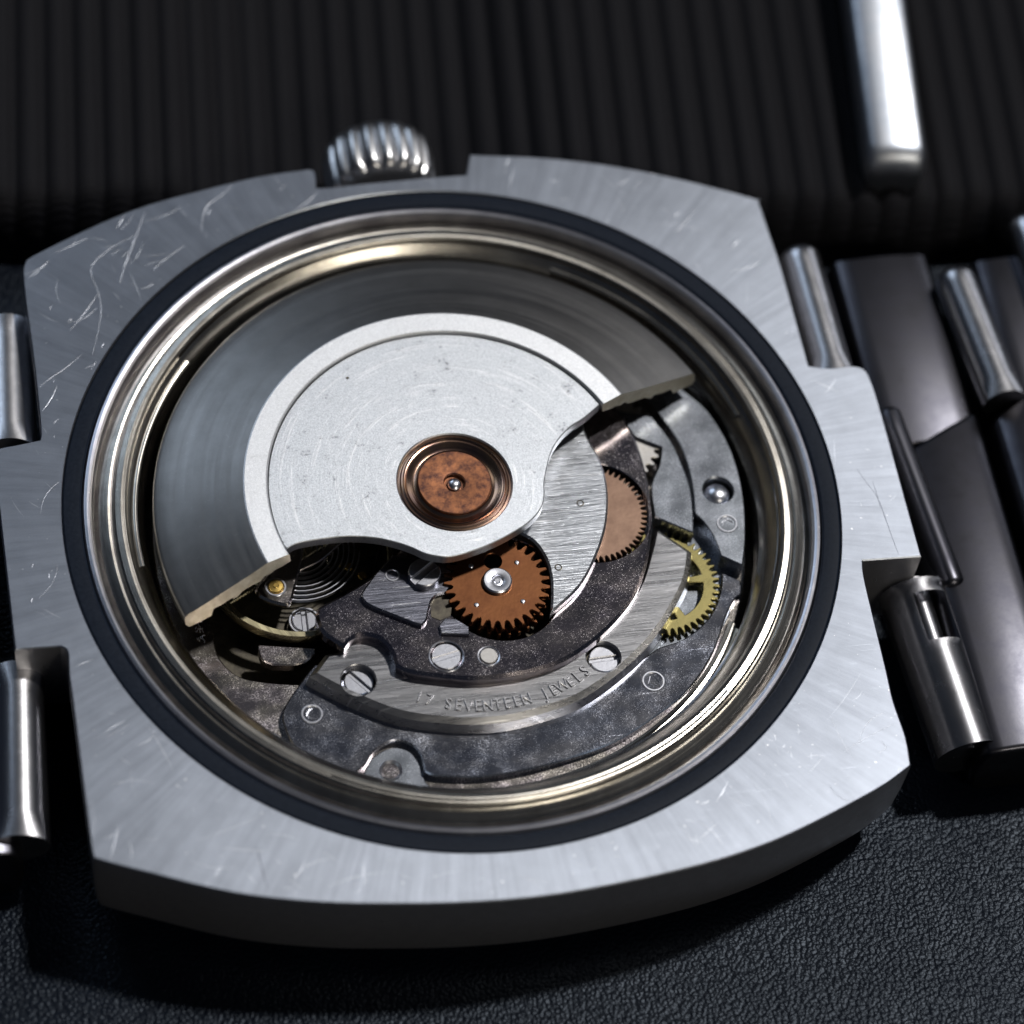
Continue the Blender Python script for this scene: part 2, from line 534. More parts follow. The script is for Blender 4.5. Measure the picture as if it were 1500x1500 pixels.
def screw(name, c, r, parent, slot_az, h=.12, depth=.16, sw=.2, mat=None, dome=.03, label=None):
    """slotted head: two D-shaped halves standing on a lower disc"""
    x, y, z = c
    bm = bmesh.new()
    ph = R(slot_az)
    half = sw * r / 2 * 1.3
    for sgn in (1, -1):
        a = math.asin(half / r)
        pts_ = [Vector((r * math.cos(t), r * math.sin(t))) for t in [a + (PI - 2 * a) * i / 22 for i in range(23)]]
        pts_ = [Vector((p.x, p.y * sgn)) for p in pts_]
        pts_ = [Vector((x + p.x * math.cos(ph) - p.y * math.sin(ph), y + p.x * math.sin(ph) + p.y * math.cos(ph))) for p in pts_]
        add_slab(bm, pts_, [], z, z - h - depth, .04)
    add_lathe(bm, [(0, z - depth), (r * .99, z - depth), (r * .99, z - h - depth)], x, y, 32)
    o = link(name, bm, mat or M['screw'], parent)
    if label:
        o['label'] = label
    return o


def tube(name, P, rad, mat, parent, n=10, closed=False):
    bm = bmesh.new()
    add_tube(bm, P, rad, n, closed)
    return link(name, bm, mat, parent, 60)


def add_tube(bm, P, rad, n=10, closed=False):
    P = [Vector(p) for p in P]
    rows = []
    N = len(P)
    for i, p in enumerate(P):
        t = (P[(i + 1) % N] - P[i - 1]) if closed or 0 < i < N - 1 else (P[1] - P[0] if i == 0 else P[-1] - P[-2])
        t.normalize()
        up = Vector((0, 0, 1)) if abs(t.z) < .9 else Vector((1, 0, 0))
        a = t.cross(up).normalized()
        b = a.cross(t)
        rr = rad[i] if isinstance(rad, (list, tuple)) else rad
        rows.append([bm.verts.new(p + a * rr * math.cos(2 * PI * k / n) + b * rr * math.sin(2 * PI * k / n)) for k in range(n)])
    for i in range(N if closed else N - 1):
        A, B = rows[i], rows[(i + 1) % N]
        for k in range(n):
            bm.faces.new((A[k], A[(k + 1) % n], B[(k + 1) % n], B[k]))
    if not closed:
        bm.faces.new(rows[0])
        bm.faces.new(list(reversed(rows[-1])))


# ------------------------------------------------------------------ the setting: leather, ribbed fabric
ZG = -6.0
bm = bmesh.new()
nx = 60
g = {}
for i in range(nx + 1):
    for j in range(nx + 1):
        x = -150 + 300 * i / nx
        y = -140 + 300 * j / nx
        g[i, j] = bm.verts.new((x, y, ZG + .05 * noise.noise((x * .05, y * .05, 0))))
for i in range(nx):
    for j in range(nx):
        bm.faces.new((g[i, j], g[i + 1, j], g[i + 1, j + 1], g[i, j + 1]))
ground = link('table_surface', bm, M['leather'], None, 180)
ground['kind'] = 'structure'

def fabric():
    """thick ribbed cloth: rounded ribs that run away from the watch, front edge turned down"""
    bm = bmesh.new()
    NR, sub, NL = 62, 8, 44
    pitch = 1.28
    rows = []
    for i in range(NR * sub + 1):
        u = i / sub
        row = []
        for j in range(NL + 1):
            t = j / NL
            s = (t ** 1.4) * 46
            xb = -26.5 + u * pitch
            yb = max(16.7 - .11 * xb, 18.6 - .0165 * xb * xb) + .15 * math.sin(xb * .5)
            # the ribs lean right of the far direction, a little more on the left
            lean = .09
            x = xb + lean * s
            y = yb + s
            prof = abs(math.sin(PI * u)) ** .7
            up_ = min(1, max(0, (abs(xb + .5) - 3.5) / 6))
            z = -4.75 + 1.9 * up_ * up_ * (3 - 2 * up_) + .46 * prof
            edge = min(1, s / 1.6)
            z = ZG + .15 + (z - ZG - .15) * math.sin(edge * PI / 2) ** .7
            row.append(bm.verts.new((x, y, z)))
        rows.append(row)
    for A, B in zip(rows, rows[1:]):
        for j in range(NL):
            bm.faces.new((A[j], B[j], B[j + 1], A[j + 1]))
    o = link('ribbed_fabric', bm, M['fabric'], None, 180)
    o['label'] = 'black ribbed cloth lying behind the watch, its fine ribs running away from the camera'
    o['category'] = 'fabric'
    return o


fabric()

# ------------------------------------------------------------------ the watch
W = empty('wristwatch', (0, 0, ZG), 'steel wristwatch lying face down with its back removed, automatic movement and bracelet in view', 'wristwatch')
WI = Matrix.Translation((0, 0, -ZG))


class Root:
    pass


def part(o, label=None):
    o.matrix_parent_inverse = WI
    if label:
        o['label'] = label
    return o


# case: cushion outline with a cut-out for the crown and two slots each side
out_ = smooth([(-16.32,13.47,1),(-16.20,13.85),(-15.76,14.27),(-12.72,15.70),(-10.52,16.47),(-8.16,17.01),(-5.73,17.47),(-3.92,17.62),(-3.47,17.62),(-3.32,17.41),(-3.38,16.60,1),(-2.55,16.55),(-1.67,16.61),(-0.08,16.64),(1.95,16.66),(3.24,16.64,1),(3.58,17.74,1),(4.20,17.64),(6.91,17.22),(9.84,16.47),(12.71,15.43),(15.64,14.11),(15.83,13.83),(15.94,12.20),(16.06,10.23),(16.11,6.74),(16.13,5.06,1),(17.04,4.85),(17.95,4.86),(18.47,4.63),(18.64,3.93),(18.70,2.28),(18.71,-2.29),(18.72,-4.80,1),(16.23,-4.71,1),(16.10,-5.78),(16.02,-9.68),(15.97,-11.32),(16.08,-12.99),(15.98,-14.25,1),(14.33,-15.15),(10.80,-16.52),(8.35,-17.19),(6.01,-17.58),(3.25,-17.87),(0.55,-18.02),(-2.10,-17.94),(-4.70,-17.69),(-7.99,-17.21),(-11.25,-16.39),(-14.49,-15.08),(-16.17,-14.34),(-16.35,-14.09),(-16.38,-13.41),(-16.40,-10.69),(-16.41,-7.54),(-16.43,-6.22),(-16.38,-5.17),(-16.61,-4.89,1),(-17.92,-4.83),(-18.40,-4.85,1),(-18.40,4.75,1),(-18.09,4.69),(-16.46,4.91,1),(-16.37,5.58),(-16.32,8.92),(-16.36,11.94)], 5)
def case():
    bm = bmesh.new()
    o_ = out_ if area2(out_) > 0 else list(reversed(out_))
    add_slab(bm, o_, [circle(0, 0, 16.0, 200)], 0, -.5, .05, 0, .03)
    # flank: curves in towards the dial side
    loops = []
    for z, d in ((-.5, 0), (-2.0, .02), (-3.6, .10), (-4.6, .25), (-4.9, .5), (-5.0, 1.3)):
        k = []
        for p in o_:
            q = p * (1 - d / 16.0)
            k.append(bm.verts.new((q.x, q.y, z)))
        loops.append(k)
    n = len(o_)
    for A, B in zip(loops, loops[1:]):
        for i in range(n):
            f = bm.faces.new((A[i], A[(i + 1) % n], B[(i + 1) % n], B[i]))
            f.material_index = 1
    for f in bm.faces:
        f.normal_update()
        if abs(f.normal.z) < .5:
            f.material_index = 1
    o = link('case', bm, M['case'], W, 30, [M['side']])
    return part(o, 'brushed steel case back rim with cut-outs for crown and bracelet')
CASE = case()
# crystal side that the watch rests on
part(lathe('bezel', [(0, -5.3), (12.6, -5.3), (13.4, -5.0), (13.9, -4.5), (0, -4.5)], M['side'], W, n=96))

def scratch(P, wd=.03, dark=False):
    P = smooth(P, 5, closed=False)
    bm = bmesh.new()
    prev = None
    N = len(P)
    for i, p in enumerate(P):
        d = (P[min(i + 1, N - 1)] - P[max(i - 1, 0)]).normalized()
        n_ = Vector((-d.y, d.x)) * wd * (.25 + .75 * math.sin(PI * i / (N - 1))) * random.uniform(.6, 1.1)
        row = [bm.verts.new((p.x + n_.x * k, p.y + n_.y * k, z)) for k, z in ((-1, -.002), (-.4, .008), (.4, .008), (1, -.002))]
        if prev:
            for k in range(3):
                bm.faces.new((prev[k], row[k], row[k + 1], prev[k + 1]))
        prev = row
    o = link('scratch', bm, M['scratch_dark'] if dark else M['scratch'], CASE, 180)
for P, wd, dk_ in (
        ([(-10.84,16.06),(-11.36,14.83),(-11.75,13.96),(-12.11,13.10),(-12.33,12.41)], .035, 0), ([(-11.42,14.84),(-12.43,14.32),(-13.23,13.68),(-13.49,13.06),(-13.31,12.15),(-13.26,11.26),(-13.46,10.22),(-13.89,8.87)], .028, 0),
        ([(-14.31,8.92),(-15.08,8.31),(-15.68,7.92),(-16.21,7.50)], .022, 0), ([(-6.97,17.07),(-7.57,16.54),(-8.12,16.15),(-8.44,15.52),(-8.60,14.73)], .03, 0),
        ([(-14.90,12.85),(-15.04,12.33),(-14.98,11.79),(-14.88,11.61)], .02, 0), ([(-10.85,12.97),(-10.10,13.61),(-9.41,14.08)], .018, 0),
        ([(17.00,-0.30),(17.23,-0.94),(17.54,-1.75),(17.65,-2.91),(17.72,-3.86),(17.78,-4.59)], .03, 1), ([(-10.14,-14.55),(-10.07,-15.38),(-9.97,-16.41)], .045, 1),
        ([(14.12,-13.06),(14.42,-12.48),(14.94,-11.98),(15.49,-11.80)], .022, 0), ([(13.43,-13.35),(14.52,-12.80),(15.76,-12.33)], .018, 0),
        ([(15.08,-13.06),(15.17,-13.38),(14.86,-13.53)], .025, 0), ([(12.54,-14.71),(12.82,-15.29),(13.34,-15.48)], .015, 0),
        ([(17.52,-0.97),(17.56,-1.65),(17.55,-2.33)], .02, 1)):
    scratch(P, wd * .62, dk_)


def inside(p):
    c_ = False
    for i in range(len(out_)):
        a, b = out_[i], out_[i - 1]
        if (a.y > p.y) != (b.y > p.y) and p.x < (b.x - a.x) * (p.y - a.y) / (b.y - a.y) + a.x:
            c_ = not c_
    return c_


def hairlines(n):
    bm = bmesh.new()
    k = 0
    while k < n:
        p = Vector((random.uniform(-18, 18), random.uniform(-18, 17)))
        a = random.uniform(0, PI)
        ln = random.choice((.25, .5, .8, 1.4, 2.2)) * random.uniform(.6, 1.3)
        d = Vector((math.cos(a), math.sin(a)))
        bend = random.uniform(-.12, .12)
        P = [p + d * (ln * t) + Vector((-d.y, d.x)) * (bend * ln * math.sin(PI * t)) for t in (0, .2, .4, .6, .8, 1)]
        if not all(inside(q_) and q_.length > 16.12 for q_ in P):
            continue
        k += 1
        wd = random.uniform(.003, .010)
        prev = None
        for i, q_ in enumerate(P):
            w_ = Vector((-d.y, d.x)) * wd * (.2 + math.sin(PI * i / 5))
            row = [bm.verts.new((q_.x + w_.x * t, q_.y + w_.y * t, z)) for t, z in ((-1, -.001), (0, .004), (1, -.001))]
            if prev:
                for j in (0, 1):
                    bm.faces.new((prev[j], row[j], row[j + 1], prev[j + 1]))
            prev = row
    link('hairline_scratches', bm, M['scratch'], CASE, 180)['kind'] = 'stuff'


hairlines(170)
part(lathe('gasket', [(15.99, -.30), (15.98, -.12), (15.90, -.05), (15.6, -.03), (15.28, -.05), (15.2, -.12), (15.2, -.4)], M['gasket'], W, n=256))
part(lathe('gasket_rim', [(15.19, -.4), (15.18, -.14), (15.10, -.03), (14.98, .01), (14.88, -.03), (14.80, -.16), (14.76, -.7)], M['rim'], W, n=256, ang=14))
RING = part(lathe('casing_ring', [(14.77, -.72), (14.66, -.62), (14.52, -.40), (14.30, -.30), (14.14, -.24), (14.05, -.26), (13.98, -.20), (13.93, -.04), (13.84, .04), (13.62, .07), (13.46, .05), (13.38, -.04), (13.33, -.2), (13.05, -.45), (12.85, -.68), (12.70, -.95), (12.62, -1.4), (12.61, -2.9)], M['ring'], W, n=256, ang=14))

def lip(a0, a1, r, z, w_, label=None):
    prof = [(r + w_, z - .25), (r + w_ * .8, z - .04), (r + w_ * .3, z), (r - w_ * .3, z - .02), (r - w_ * .8, z - .1), (r - w_, z - .35)]
    bm = bmesh.new()
    add_lathe(bm, prof, 0, 0, max(12, int((a1 - a0) / 1.5)), R(a0), R(a1), caps=True)
    o = link('clamp_lip', bm, M['ring'], RING, 40)
    return o
lip(140, 186, 13.02, -.34, .16)
lip(14, 62, 13.02, -.34, .15)
lip(-120, -47, 13.72, .10, .09)

# ------------------------------------------------------------------ movement plates, bottom to top
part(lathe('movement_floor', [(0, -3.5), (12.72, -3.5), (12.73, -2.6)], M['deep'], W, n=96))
# main plate with the balance recess
rec = smooth([(-11.35,-2.02,1),(-10.61,-2.76,1),(-10.38,-3.59),(-10.38,-4.24),(-10.27,-4.89),(-9.74,-5.68),(-8.83,-6.11),(-7.22,-6.46),(-6.14,-6.66,1),(-4.48,-6.70,1),(-2.33,-3.74,1),(-1.72,0.16,1),(-5.08,2.57,1),(-9.28,1.03,1)], 4)
brh = smooth([(11.25,-2.01),(11.55,-3.39),(10.91,-5.31),(9.67,-6.79),(8.03,-7.08),(6.71,-5.79),(7.07,-3.20),(8.45,-1.35),(9.99,-1.02)], 4)
part(slab('main_plate', circle(0, 0, 12.35, 160), M['main'], W, -2.3, -3.4, [rec], .05))
part(lathe('plate_edge', [(12.1, -2.29), (12.12, -2.12), (12.26, -2.10), (12.3, -2.2), (12.42, -2.22), (12.46, -2.5), (12.58, -2.55), (12.6, -3.2)], M['ring'], W, n=200, a0=R(-118), a1=R(-28)))

lower = smooth([(-8.10,-7.74),(-8.14,-8.61),(-7.80,-9.52),(-6.69,-10.33),(-5.69,-10.92,1),(-5.22,-10.52),(-4.72,-9.96),(-3.98,-9.65),(-3.33,-9.88),(-2.98,-10.42),(-2.93,-11.17,1),(-2.48,-11.41),(-0.87,-11.67),(0.79,-11.63),(2.79,-11.32),(4.84,-10.80),(6.71,-9.86),(8.36,-8.73),(9.68,-7.19),(10.51,-5.66),(11.02,-4.90),(11.42,-4.55),(11.51,-3.96,1),(10.80,-3.48,1),(10.60,-4.25),(10.16,-5.13),(9.52,-5.84),(8.54,-6.44),(7.48,-6.70,1),(6.37,-7.27),(5.60,-6.86),(2.59,-7.78),(-1.53,-7.28),(-5.03,-6.54),(-6.53,-5.79,1),(-7.25,-6.59)], 5)
PB = part(slab('lower_bridge', lower, M['plate_blue'], W, -1.9, -2.7, [], .06), 'dark lower bridge with pale bluish bloom')
upr = smooth([(9.89,6.53,1),(10.85,5.36),(11.67,4.21),(12.17,2.76),(12.37,1.17),(12.30,-0.53),(11.97,-2.35),(11.59,-3.58,1),(10.78,-3.02,1),(10.67,-2.13),(10.42,-1.37),(10.12,-0.86,1),(10.30,0.89),(10.15,2.63),(9.48,4.45,1),(8.87,5.93,1)], 5)
c1 = (11.33,0.16,-1.35)
BB = part(slab('barrel_bridge', upr, M['plate_grey'], W, -1.35, -2.3, [circle(c1[0], c1[1], .64, 40)], .05), 'satin grey bridge on the right')
bm = bmesh.new()
add_lathe(bm, [(0, -1.45), (.25, -1.49), (.45, -1.6), (.58, -1.8), (.62, -2.0)], c1[0], c1[1], 40)
part(link('dome_screw', bm, M['screw'], W, 60))

crs = smooth([(-6.94,-6.70,1),(-6.15,-5.79,1),(-5.50,-5.68),(-5.36,-5.31),(-4.29,-5.02),(-2.75,-5.84),(-0.22,-7.42),(2.57,-7.44),(5.07,-6.13),(6.85,-4.30),(7.77,-2.52),(8.24,-1.34,1),(9.58,-2.76,1),(9.32,-3.60),(9.00,-4.32),(8.47,-5.11),(7.76,-6.03),(6.90,-6.93),(5.89,-7.74),(4.61,-8.57),(3.38,-9.15),(1.63,-9.56),(0.22,-9.70),(-1.46,-9.53),(-3.57,-8.96),(-5.31,-7.94)], 5)
c2 = (-5.03,-7.19,-1.10)
c3 = (4.96,-7.31,-1.10)
CR = part(slab('crescent_bridge', crs, M['crescent'], W, -1.1, -1.92, [circle(c2[0], c2[1], .70, 40), circle(c3[0], c3[1], .70, 40)], .22, .1, .04), 'crescent bridge stamped 17 SEVENTEEN JEWELS')
crb = smooth([(7.68,4.50,1),(9.20,3.98,1),(9.77,2.66),(10.01,1.36),(10.11,0.25),(10.01,-0.82),(9.81,-1.94,1),(8.34,-0.97,1),(8.50,0.54),(9.05,1.57),(9.31,2.40,1),(8.28,3.04,1)], 5)
part(slab('upper_crescent', crb, M['plate_grey'], W, -1.12, -1.92, [], .05), 'grey scratched bridge beside the brass wheel')

inner = smooth([(-6.37,-4.46),(-6.30,-4.12),(-6.10,-3.91),(-5.21,-3.50),(-4.30,-3.03),(-3.47,-2.54),(-3.05,-2.17,1),(-2.06,-1.23,1),(1.22,1.40,1),(5.11,3.70,1),(6.98,5.06,1),(7.69,4.18),(8.14,2.67),(8.27,0.94),(8.17,-0.74),(7.84,-2.37),(7.25,-3.95),(6.35,-5.32),(4.92,-6.60),(3.34,-7.53),(1.87,-7.92),(0.60,-8.02),(-0.64,-7.97),(-1.97,-7.68),(-3.03,-7.36),(-3.53,-7.02,1),(-3.58,-6.48),(-3.71,-6.08),(-3.98,-5.70),(-4.40,-5.49),(-4.83,-5.47),(-5.19,-5.65),(-5.43,-5.94,1),(-5.79,-5.61),(-6.22,-5.12)], 5)
hg = (1.30,-3.98,-0.55)
hw = (5.67,-0.79,-0.55)
c4 = (-1.45,-6.83,-0.55)
holes_in = [circle(hg[0], hg[1], 2.42, 60), circle(hw[0], hw[1], 2.42, 70), circle(c4[0], c4[1], .64, 36)]
IN = part(slab('inner_bridge', inner, M['plate_dark'], W, -.55, -1.12, holes_in, .13, 0, .04), 'dark polished inner bridge with purple cast')
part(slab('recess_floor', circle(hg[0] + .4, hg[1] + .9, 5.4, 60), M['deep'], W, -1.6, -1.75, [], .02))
# top bright plate over the pale copper wheel
bp_ = smooth([(1.48,3.12,1),(4.80,5.51,1),(5.85,4.01),(6.05,2.61),(6.33,1.62),(6.43,0.45),(6.29,-0.74),(5.90,-2.03),(5.22,-3.34),(4.35,-4.54),(2.96,-5.64,1),(3.18,-4.73),(3.30,-3.77),(3.22,-2.94),(2.90,-2.18),(2.37,-1.69,1),(1.36,-0.91,1)], 5)
part(slab('transmission_bridge', bp_, M['bright_plate'], W, -.1, -.50, [], .09), 'bright scratched bridge under the rotor')
for q in ((5.14,-0.58,-0.10), (3.68,-3.52,-0.10)):
    part(lathe('oil_hole', [(.16, -.099), (.13, -.09), (.10, -.10), (.09, -.2), (0, -.2)], M['deep'], W, q[0], q[1], 20))

# wheels
def wheel(name, c, r0, r1, n, mat, zt, zb, holes=(), ph=0.0, label=None):
    return part(slab(name, gear_outline(c[0], c[1], r0, r1, n, ph), mat, W, zt, zb, holes, .03, hole_bev=.03), label)


cg = (1.09,-3.87,-0.20)
GE = wheel('reverser_gear', cg, 1.82, 2.18, 31, M['copper'], -.2, -.42, [circle((1.09,-2.86,-0.20)[0], (1.09,-2.86,-0.20)[1], .36, 24)], .1, 'copper coloured gear with pointed teeth below the rotor hub')
GE2 = wheel('lower_gear', (cg[0] + .12, cg[1] - .1), 1.8, 2.12, 31, M['copper'], -.62, -.95, [circle((1.17,-2.61,-0.62)[0], (1.17,-2.61,-0.62)[1], .5, 24)], .18)
o = lathe('gear_hub', [(0, -.06), (.10, -.06), (.14, -.11), (.22, -.12), (.26, -.02), (.33, .0), (.54, .0), (.60, -.05), (.62, -.2)], M['screw'], GE, cg[0], cg[1], 40)
for q in ((2.05,-3.04,-0.20), (0.17,-2.98,-0.20), (0.08,-4.82,-0.20), (1.98,-4.88,-0.20)):
    lathe('rivet', [(0, -.15), (.07, -.16), (.11, -.2)], M['screw'], GE, q[0], q[1], 16)
W2 = wheel('winding_wheel', (hw[0] - .05, hw[1] - .02), 2.10, 2.34, 56, M['copper2'], -.62, -.85, [], 0, 'pale copper wheel with fine teeth')
cw = (7.24,3.17,-1.30)
wheel('ratchet_wheel', cw, 1.95, 2.22, 30, M['wheel_grey'], -1.3, -1.6, [], 0, 'dull grey steel wheel')
cb = (8.09,-3.78,-1.70)
sec = []
def ringsector(c, r0, r1, a0, a1, n=16):
    return circle(c[0], c[1], r1, n, R(a0), R(a1)) + list(reversed(circle(c[0], c[1], r0, n, R(a0), R(a1))))
hs = [ringsector(cb, .7, 1.80, a + 6, a + 66) for a in (0, 72, 144, 216, 288)]
wheel('third_wheel', cb, 2.22, 2.50, 48, M['brass'], -1.72, -1.95, hs, .03, 'yellow brass wheel with spokes')
BW = part(slab('wheel_bed', smooth([(8.03,-0.41),(11.00,-0.24),(11.28,-3.81),(10.03,-6.30),(7.28,-7.11),(6.01,-4.84)], 5), M['plate_grey'], W, -2.2, -2.4, [], .03))

# click plate on the inner bridge
ck = smooth([(-4.41,-3.65),(-4.40,-3.98),(-4.10,-4.33),(-2.96,-5.04),(-2.50,-5.32),(-2.24,-5.42,1),(-2.01,-5.22),(-1.86,-4.82),(-1.68,-4.36,1),(-1.42,-4.13),(-0.98,-4.05,1),(-0.61,-3.51,1),(-0.57,-2.38,1),(-2.90,-2.01,1),(-3.20,-2.30,1),(-3.79,-2.88)], 5)
part(slab('click_plate', ck, M['click'], W, -.32, -.56, [], .07), 'small brushed plate beside the copper gear')
q = (-3.05,-2.97,-0.30)
part(lathe('engraved_ring', [(.30, -.325), (.28, -.29), (.24, -.29), (.22, -.325)], M['screw'], W, q[0], q[1], 30))
qs = (-1.79,-3.17,0.00)
part(screw('raised_screw', (qs[0], qs[1], .02), .66, W, 35, .22, .12, .35, label='raised slotted screw beside the copper gear'))
part(slab('click_spring', [(-1.54,-5.47,1),(-1.24,-5.16,1),(-0.81,-5.24,1),(-0.35,-5.68,1),(-0.39,-6.06,1),(-1.52,-5.86,1)], M['click'], W, -.38, -.56, [], .04))
part(slab('spring_gap', [(-1.72,-4.36,1),(-1.39,-4.08,1),(-0.97,-4.07,1),(-0.84,-4.50,1),(-0.99,-5.03,1),(-1.43,-5.17,1),(-1.76,-4.97,1)], M['deep'], W, -.52, -.56, [], .0))

part(screw('bridge_screw', (c4[0], c4[1], -.56), .60, W, 12, .3, .05, .22))
q = (0.24,-7.03,-0.50)
part(lathe('steady_pin', [(0, -.50), (.33, -.50), (.37, -.54), (.38, -.56)], M['wheel_grey'], W, q[0], q[1], 30))
part(lathe('pin_ring', [(.47, -.549), (.45, -.53), (.41, -.545)], M['screw'], W, q[0], q[1], 30))
part(lathe('screw_ring', [(.74, -.549), (.71, -.52), (.66, -.545)], M['screw'], W, c4[0], c4[1], 36))
part(screw('bridge_screw', ((-4.97,-7.06,-1.45)[0], (-4.97,-7.06,-1.45)[1], -1.45), .60, W, -52, .3, .12, .22))
part(screw('bridge_screw', ((5.04,-7.24,-1.40)[0], (5.04,-7.24,-1.40)[1], -1.4), .62, W, 2, .3, .12, .22))
for (x, y, z), r_ in (((-6.99,-8.07,-1.90), .40), ((6.95,-8.24,-1.90), .43), ((11.36,-1.51,-1.35), .40)):
    part(lathe('engraved_ring', [(r_ + .05, z), (r_ + .02, z + .04), (r_ - .03, z + .04), (r_ - .07, z - .0)], M['screw'], W, x, y, 30))
    bmx = bmesh.new()
    for k in range(5):
        a = random.uniform(0, 6)
        add_tube(bmx, [(x + .25 * math.cos(a), y + .25 * math.sin(a), z + .01), (x + .25 * math.cos(a + 1.6), y + .25 * math.sin(a + 1.6), z + .01)], .018, 5)
    part(link('stamped_mark', bmx, M['screw'], W))['kind'] = 'stuff'
# boss with threaded hole
q = (-4.20,-10.79,-2.20)
part(slab('clamp_boss', smooth([(-5.50,-11.24,1),(-5.17,-10.55),(-4.71,-10.05),(-3.98,-9.77),(-3.34,-10.03),(-3.04,-10.62),(-2.91,-11.47,1),(-2.55,-11.98,1),(-5.52,-11.76,1)], 5), M['plate_grey'], W, -2.22, -2.6, [circle(q[0], q[1], .38, 30)], .05))
bm = bmesh.new()
prof = []
for k in range(8):
    prof += [(.40, -2.22 - k * .12), (.34, -2.28 - k * .12)]
add_lathe(bm, [(.46, -2.20), (.44, -2.17)] + prof + [(0, -3.2)], q[0], q[1], 30)
part(link('threaded_hole', bm, M['screw'], W, 40))

# ---- balance assembly
cc = (-6.53,-0.79,-1.60)
BAL = part(lathe('balance_wheel', [(3.93, -1.62), (3.90, -1.56), (3.68, -1.56), (3.64, -1.60), (3.64, -2.0), (3.93, -2.05), (3.93, -1.62)], M['brass_dark'], W, cc[0], cc[1], 160))
slab('balance_arm', [Vector((cc[0] + a * 3.7 * math.cos(.5) - b * .22 * math.sin(.5), cc[1] + a * 3.7 * math.sin(.5) + b * .22 * math.cos(.5))) for a, b in ((-1, -1), (1, -1), (1, 1), (-1, 1))], M['brass_dark'], BAL, -1.75, -1.9)
sp = []
for i in range(9 * 40):
    t = i / 40
    r_ = .55 + t * .215
    a = 2 * PI * t
    sp.append((cc[0] + r_ * math.cos(a), cc[1] + r_ * math.sin(a), -1.25))
bm = bmesh.new()
for i in range(len(sp) - 1):
    a, b = Vector(sp[i]), Vector(sp[i + 1])
    n_ = Vector((a.x - cc[0], a.y - cc[1], 0)).normalized() * .022
    n2 = Vector((b.x - cc[0], b.y - cc[1], 0)).normalized() * .022
    q0, q1 = .09, -.09
    V = [bm.verts.new(v) for v in (a - n_ + Vector((0, 0, q0)), a + n_ + Vector((0, 0, q0)), b + n2 + Vector((0, 0, q0)), b - n2 + Vector((0, 0, q0)), a - n_ + Vector((0, 0, q1)), a + n_ + Vector((0, 0, q1)), b + n2 + Vector((0, 0, q1)), b - n2 + Vector((0, 0, q1)))]
    for f in ((0, 1, 2, 3), (1, 5, 6, 2), (0, 3, 7, 4)):
        bm.faces.new([V[k] for k in f])
part(link('hairspring', bm, M['screw'], W, 20))
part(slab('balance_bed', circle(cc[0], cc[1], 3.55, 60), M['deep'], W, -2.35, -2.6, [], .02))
cock = smooth([(-6.34,-0.85,1),(-6.57,-1.67),(-6.76,-2.24),(-6.99,-2.83),(-7.20,-3.35),(-7.42,-3.52),(-7.97,-3.32),(-8.43,-3.01),(-8.58,-2.74),(-8.50,-2.49),(-8.17,-2.17),(-7.84,-1.72),(-7.47,-0.72,1)], 5)
part(slab('balance_cock', cock, M['main'], W, -.9, -1.12, [], .09), 'pointed polished balance cock with gold pin')
q = (-7.74,-2.64,-0.85)
part(lathe('gold_stud', [(0, -.76), (.10, -.76), (.13, -.79), (.28, -.80), (.32, -.86), (.33, -.95)], M['gold'], W, q[0], q[1], 30))
part(lathe('stud_ring', [(.45, -.899), (.42, -.87), (.36, -.87), (.34, -.91)], M['screw'], W, q[0], q[1], 30))
arm = smooth([(-6.63,-1.42,1),(-5.66,-1.07),(-5.32,-0.72,1),(-4.77,-0.78,1),(-5.72,-1.53),(-6.44,-1.84),(-6.73,-1.93,1)], 4)
part(slab('regulator_arm', arm, M['main'], W, -1.0, -1.15, [], .04))
q = (-6.68,-3.75,-1.90)
part(screw('beat_screw', (q[0], q[1], -1.9), .50, W, 88, .3, .12, .3, mat=M['screw']))
part(lathe('screw_ring', [(.66, -1.98), (.63, -1.9), (.56, -1.9), (.54, -2.0)], M['screw'], W, q[0], q[1], 30))
dk = smooth([(-5.32,-0.47,1),(-4.71,-0.54,1),(-2.82,-1.16,1),(-3.21,-1.84),(-4.16,-2.51),(-5.03,-2.74,1),(-5.41,-1.45)], 4)
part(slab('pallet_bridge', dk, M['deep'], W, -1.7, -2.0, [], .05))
for x_, y_ in ((0, 0), (1, 1)):
    q = ((-4.55,-1.56,-1.68), (-4.06,-2.05,-1.68))[x_]
    part(lathe('brass_pin', [(0, -1.64), (.16, -1.64), (.2, -1.68), (.2, -1.71)], M['gold'], W, q[0], q[1], 20))
# stamped marks on the left of the main plate
for x0, y0, zz in ((-10.96,-3.11,-2.30), (-10.94,-3.43,-2.30), (-10.91,-3.85,-2.30)):
    bm = bmesh.new()
    for k in range(9):
        a = random.uniform(0, 6.28)
        px_, py_ = x0 + random.uniform(-.17, .17), y0 + random.uniform(-.14, .14)
        add_tube(bm, [(px_, py_, -2.28), (px_ + .1 * math.cos(a), py_ + .1 * math.sin(a), -2.28)], .022, 5)
    part(link('stamped_mark', bm, M['screw'], W))['kind'] = 'stuff'
# regulator block below the balance rim
part(slab('regulator_block', smooth([(-8.72,-4.83,1),(-8.62,-5.35),(-8.22,-5.62,1),(-7.13,-5.72),(-6.45,-5.30,1),(-6.42,-5.04,1),(-8.69,-4.61,1)], 4), M['main'], W, -1.95, -2.4, [], .05))

